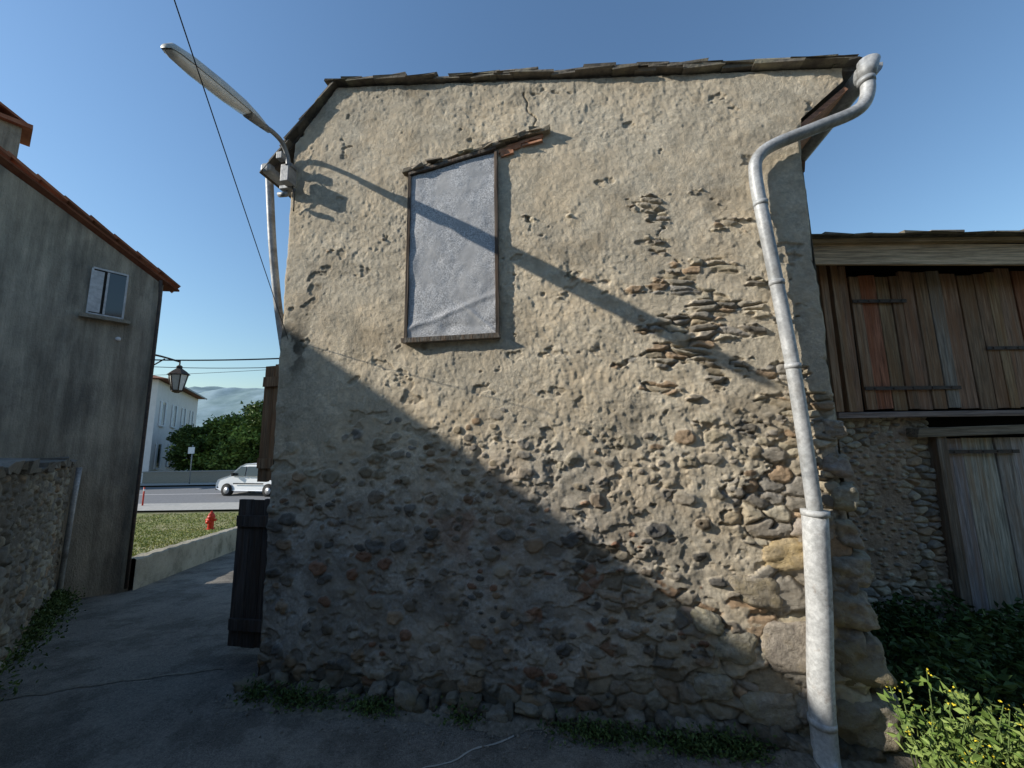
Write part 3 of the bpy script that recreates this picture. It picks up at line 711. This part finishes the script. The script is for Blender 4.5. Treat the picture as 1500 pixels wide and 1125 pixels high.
tree('broadleaf_tree',(-31.0,41,-1.56),5.6,2.8,5000,.26,(.04,.07,.015),(.10,.15,.04))
tree('broadleaf_tree',(-22.3,34.2,-1.56),6.7,2.9,9000,.24,(.05,.09,.015),(.20,.27,.06))
tree('broadleaf_tree',(-19.3,37,-1.56),7.2,3.5,5000,.28)
tree('broadleaf_tree',(-27.6,33.4,-1.56),4.6,1.9,5000,.2,(.03,.06,.012),(.10,.15,.035))
tree('broadleaf_tree',(-23.8,33.0,-1.56),3.2,1.6,4000,.18,(.06,.10,.02),(.24,.30,.07))
def Phill(u,v):
    x=-2900+3500*u;y=1150+v*1500
    ridge=(.5+.5*np.cos((v-.62)*5.0))
    z=-5+ridge*(305+110*fbm(u*4+2,v*2,500,5)+30*fbm(u*22,v*9,501,4)-150*ss(.35,.75,u))
    return np.stack([x,y,np.where(v<.02,-6,z)],1),None
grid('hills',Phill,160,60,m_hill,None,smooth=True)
# ---------------------------------------------------------------- van
van=grp('white_van')
prof=[(0,.45),(.02,.75),(.12,.98),(.55,1.12),(.95,1.22),(1.62,1.80),(1.95,1.92),(4.7,1.93),(4.82,1.85),(4.86,1.0),(4.84,.38),(4.3,.32),(.35,.32)]
V=[];F=[]
n=len(prof)
for (yy,ins) in [(0.06,1.0),(0.0,0),(1.9,0),(1.84,1.0)]:
    for (x,z) in prof:
        tl=max(0,(z-1.1))*.16
        V.append((x+(2.4-x)*ins*.03,yy+(tl if yy<1 else -tl),z+(1-z)*ins*.04))
for r_ in range(3):
    for k in range(n):
        F.append([r_*n+k,r_*n+(k+1)%n,(r_+1)*n+(k+1)%n,(r_+1)*n+k])
F.append(list(range(n)));F.append([3*n+k for k in reversed(range(n))])
o=mk('body',V,F,m_vanp,van);bm_fix(o);bv=o.modifiers.new('b','BEVEL');bv.width=.03;bv.segments=2;bv.limit_method='ANGLE'
b=MB()
for w_ in ([(1.12,1.22),(1.72,1.74),(2.1,1.76),(2.1,1.2)],[(2.2,1.2),(2.2,1.76),(3.3,1.76),(3.3,1.2)],[(3.4,1.2),(3.4,1.76),(4.6,1.72),(4.65,1.2)]): 
    b.poly([(x,-.012+max(0,z-1.1)*.16,z) for x,z in w_],(0,.05,0))
b.poly([(.97,.16,1.25),(1.60,.22,1.80),(1.60,1.68,1.80),(.97,1.74,1.25)],(-.015,0,.012))
b.done('windows',m_glass,van)
for wx_ in(.85,3.85):
    for wy,sg in((-.01,1),(1.91,-1)):
        tube('tyre',[(wx_,wy,.33),(wx_,wy+.22*sg,.33)],.33,m_rub,van,24)
        tube('rim',[(wx_,wy-.012*sg,.33),(wx_,wy+.1*sg,.33)],.2,m_alu,van,16)
        tube('arch',[(wx_,wy+.005*sg,.36),(wx_,wy+.02*sg,.36)],.40,m_void,van,24)
b=MB();b.box((.05,.3,.82),(X,Y,UP),(.16,.4,.16));b.box((.05,1.6,.82),(X,Y,UP),(.16,.4,.16));b.done('headlights',m_lampg,van,.03)
b=MB();b.box((.06,.95,.45),(X,Y,UP),(.2,1.8,.2));b.box((1.35,-.1,1.3),(X,Y,UP),(.12,.16,.2));b.box((2.4,-.005,.75),(X,Y,UP),(2.2,.02,.07));b.done('bumper_and_mirror',m_rub,van,.03)
van.location=(-18.4,24.2,-1.563);van.rotation_euler=(0,0,math.radians(-12))
# hydrant
hy=grp('fire_hydrant')
hc=Vector((-11.45,15.0,0))
frust('barrel',[(.14,-1.57),(.14,-1.52),(.10,-1.50),(.095,-1.15),(.13,-1.14),(.13,-1.08),(.11,-1.05),(.085,-.97),(.04,-.93),(.03,-.88)],m_red,hy,hc,16)
tube('cap_a',[(hc.x-.18,hc.y,-1.2),(hc.x+.18,hc.y,-1.2)],.05,m_red,hy,12)
tube('cap_b',[(hc.x,hc.y,-1.25),(hc.x,hc.y-.19,-1.25)],.065,m_red,hy,12)
po=grp('marker_post');tube('post',[(-19.1,20.3,-1.5),(-19.1,20.3,-.55)],.035,m_red,po,10);tube('band',[(-19.1,20.3,-.75),(-19.1,20.3,-.65)],.038,m_white,po,10)
sg=grp('direction_sign');tube('pole',[(-25,30.2,-1.5),(-25,30.2,1.5)],.04,m_lgrey,sg,8)
b=MB();b.box((-25,30.1,1.1),((1,.3,0),Y,UP),(.4,.04,.5));b.done('plate',m_shut,sg)
# ---------------------------------------------------------------- vegetation near
def weeds(name,n,posf,size,a,bc,up=.6):
    P=np.array([posf() for _ in range(n)]);sz=rng.uniform(.6,1.2,n)*size
    return leaves(name,P,sz,leafcols(n,a,bc),up=up)
tufts=[(random.uniform(-2.2,1.0)) for _ in range(20)]+[.1,.2,.3,.4,.5,.75,.8,.6,-1.9,-1.85,-2.0]
def fp():
    s=random.choice(tufts)+random.gauss(0,.06);return tuple(W(s,Q0-.06-abs(random.gauss(0,.05)),abs(random.gauss(0,.04))+.01))
weeds('wall_foot_weeds',4000,fp,.018,(.04,.07,.02),(.14,.20,.06))
def fn():
    x=random.uniform(2.05,6.2);y=random.uniform(2.35,3.75);hh=.22+.18*math.sin(x*3+y*5)*math.sin(x*7-y*4)+.09*(3.7-y)
    if random.random()<.4: hh*=.5
    return (x+max(0,(y-2.3))*.12,y,gz(y)+max(.0,random.random()**.6*hh))
weeds('nettle_patch',17000,fn,.042,(.03,.06,.015),(.10,.17,.045),.2)
fl=grp('flowering_weed')
pos=[];fpz=[]
for k in range(70):
    c=Vector((2.22+random.gauss(0,.17),2.02+random.gauss(0,.09),0));top=c+Vector((random.gauss(0,.09),random.gauss(0,.07),random.uniform(.10,.44)))
    o=tube('stem_%d'%k,[c,c.lerp(top,.5)+Vector((0,0,.02)),top],[.004,.003,.002],m_leaf,fl,5)
    ca=o.data.color_attributes.new('Col','FLOAT_COLOR','POINT');ca.data.foreach_set('color',[.12,.17,.05,1]*len(o.data.vertices))
    for j in range(28):
        t=random.uniform(.15,1);p=c.lerp(top,t);pos.append((p.x+random.gauss(0,.03),p.y+random.gauss(0,.03),p.z+random.gauss(0,.015)))
    if random.random()<.45: fpz+= [(top.x+random.gauss(0,.012),top.y+random.gauss(0,.012),top.z+random.gauss(0,.01)) for _ in range(5)]
leaves('leaves',pos,rng.uniform(.015,.038,len(pos)),leafcols(len(pos),(.10,.17,.03),(.30,.38,.11)),fl,up=.5)
leaves('flowers',fpz,.011,np.ones((len(fpz),3)),fl,mat=m_flower,long=1.)
def fl2():
    t=abs(random.gauss(0,.28));t=min(t,.75);p=ga.lerp(gb,t)+gn*abs(random.gauss(.03,.09));return (p.x,p.y,gz(p.y)+random.random()**1.5*.20*(.3+.7*abs(math.sin(t*23))))
weeds('verge_weeds',2600,fl2,.026,(.05,.08,.02),(.15,.21,.06),.9)
nb=16000
P=[]
while len(P)<nb:
    y=random.uniform(7,18.3);x0=-5.6-(y-5.7)*.33;x=x0-random.random()*7-.15
    P.append((x,y,gz(y)))
leaves('lawn_grass',P,rng.uniform(.02,.055,nb),leafcols(nb,(.24,.28,.06),(.46,.43,.15)),up=1.5,long=1.5)
# ---------------------------------------------------------------- light, sky
Ld=Vector((3.125,.475,-1.667)).normalized()
sun=bpy.data.lights.new('sun','SUN');sun.energy=5;sun.angle=math.radians(.5);sun.color=(1,.95,.86)
so=bpy.data.objects.new('sun',sun);S.collection.objects.link(so);so.rotation_euler=Ld.to_track_quat('-Z','Y').to_euler();so.location=(-20,0,20)
w=bpy.data.worlds.new('World');S.world=w;w.use_nodes=True;nt=w.node_tree
sk=nt.nodes.new('ShaderNodeTexSky');sk.sky_type='NISHITA';sk.sun_disc=False;sk.sun_elevation=math.asin(-Ld.z)
sk.sun_rotation=math.atan2(-Ld.x,-Ld.y);sk.air_density=1.6;sk.dust_density=.3;sk.ozone_density=6.0;sk.altitude=0
nt.links.new(sk.outputs[0],nt.nodes['Background'].inputs[0]);nt.nodes['Background'].inputs[1].default_value=.15
S.view_settings.view_transform='Standard';S.view_settings.look='None';S.view_settings.exposure=0
# ---------------------------------------------------------------- camera
cam=bpy.data.cameras.new('camera');co=bpy.data.objects.new('camera',cam);S.collection.objects.link(co)
p=math.radians(8);fw=Vector((0,math.cos(p),math.sin(p)));u=Vector((0,-math.sin(p),math.cos(p)));r=Vector((1,0,0));k=.0151
xc=(r-u*k).normalized();yc=(u+r*k).normalized();zc=-fw
co.matrix_world=Matrix(((xc.x,yc.x,zc.x,0),(xc.y,yc.y,zc.y,0),(xc.z,yc.z,zc.z,1.7),(0,0,0,1)))
cam.sensor_width=36;cam.lens=13.44;cam.clip_start=.05;cam.clip_end=6000
S.camera=co
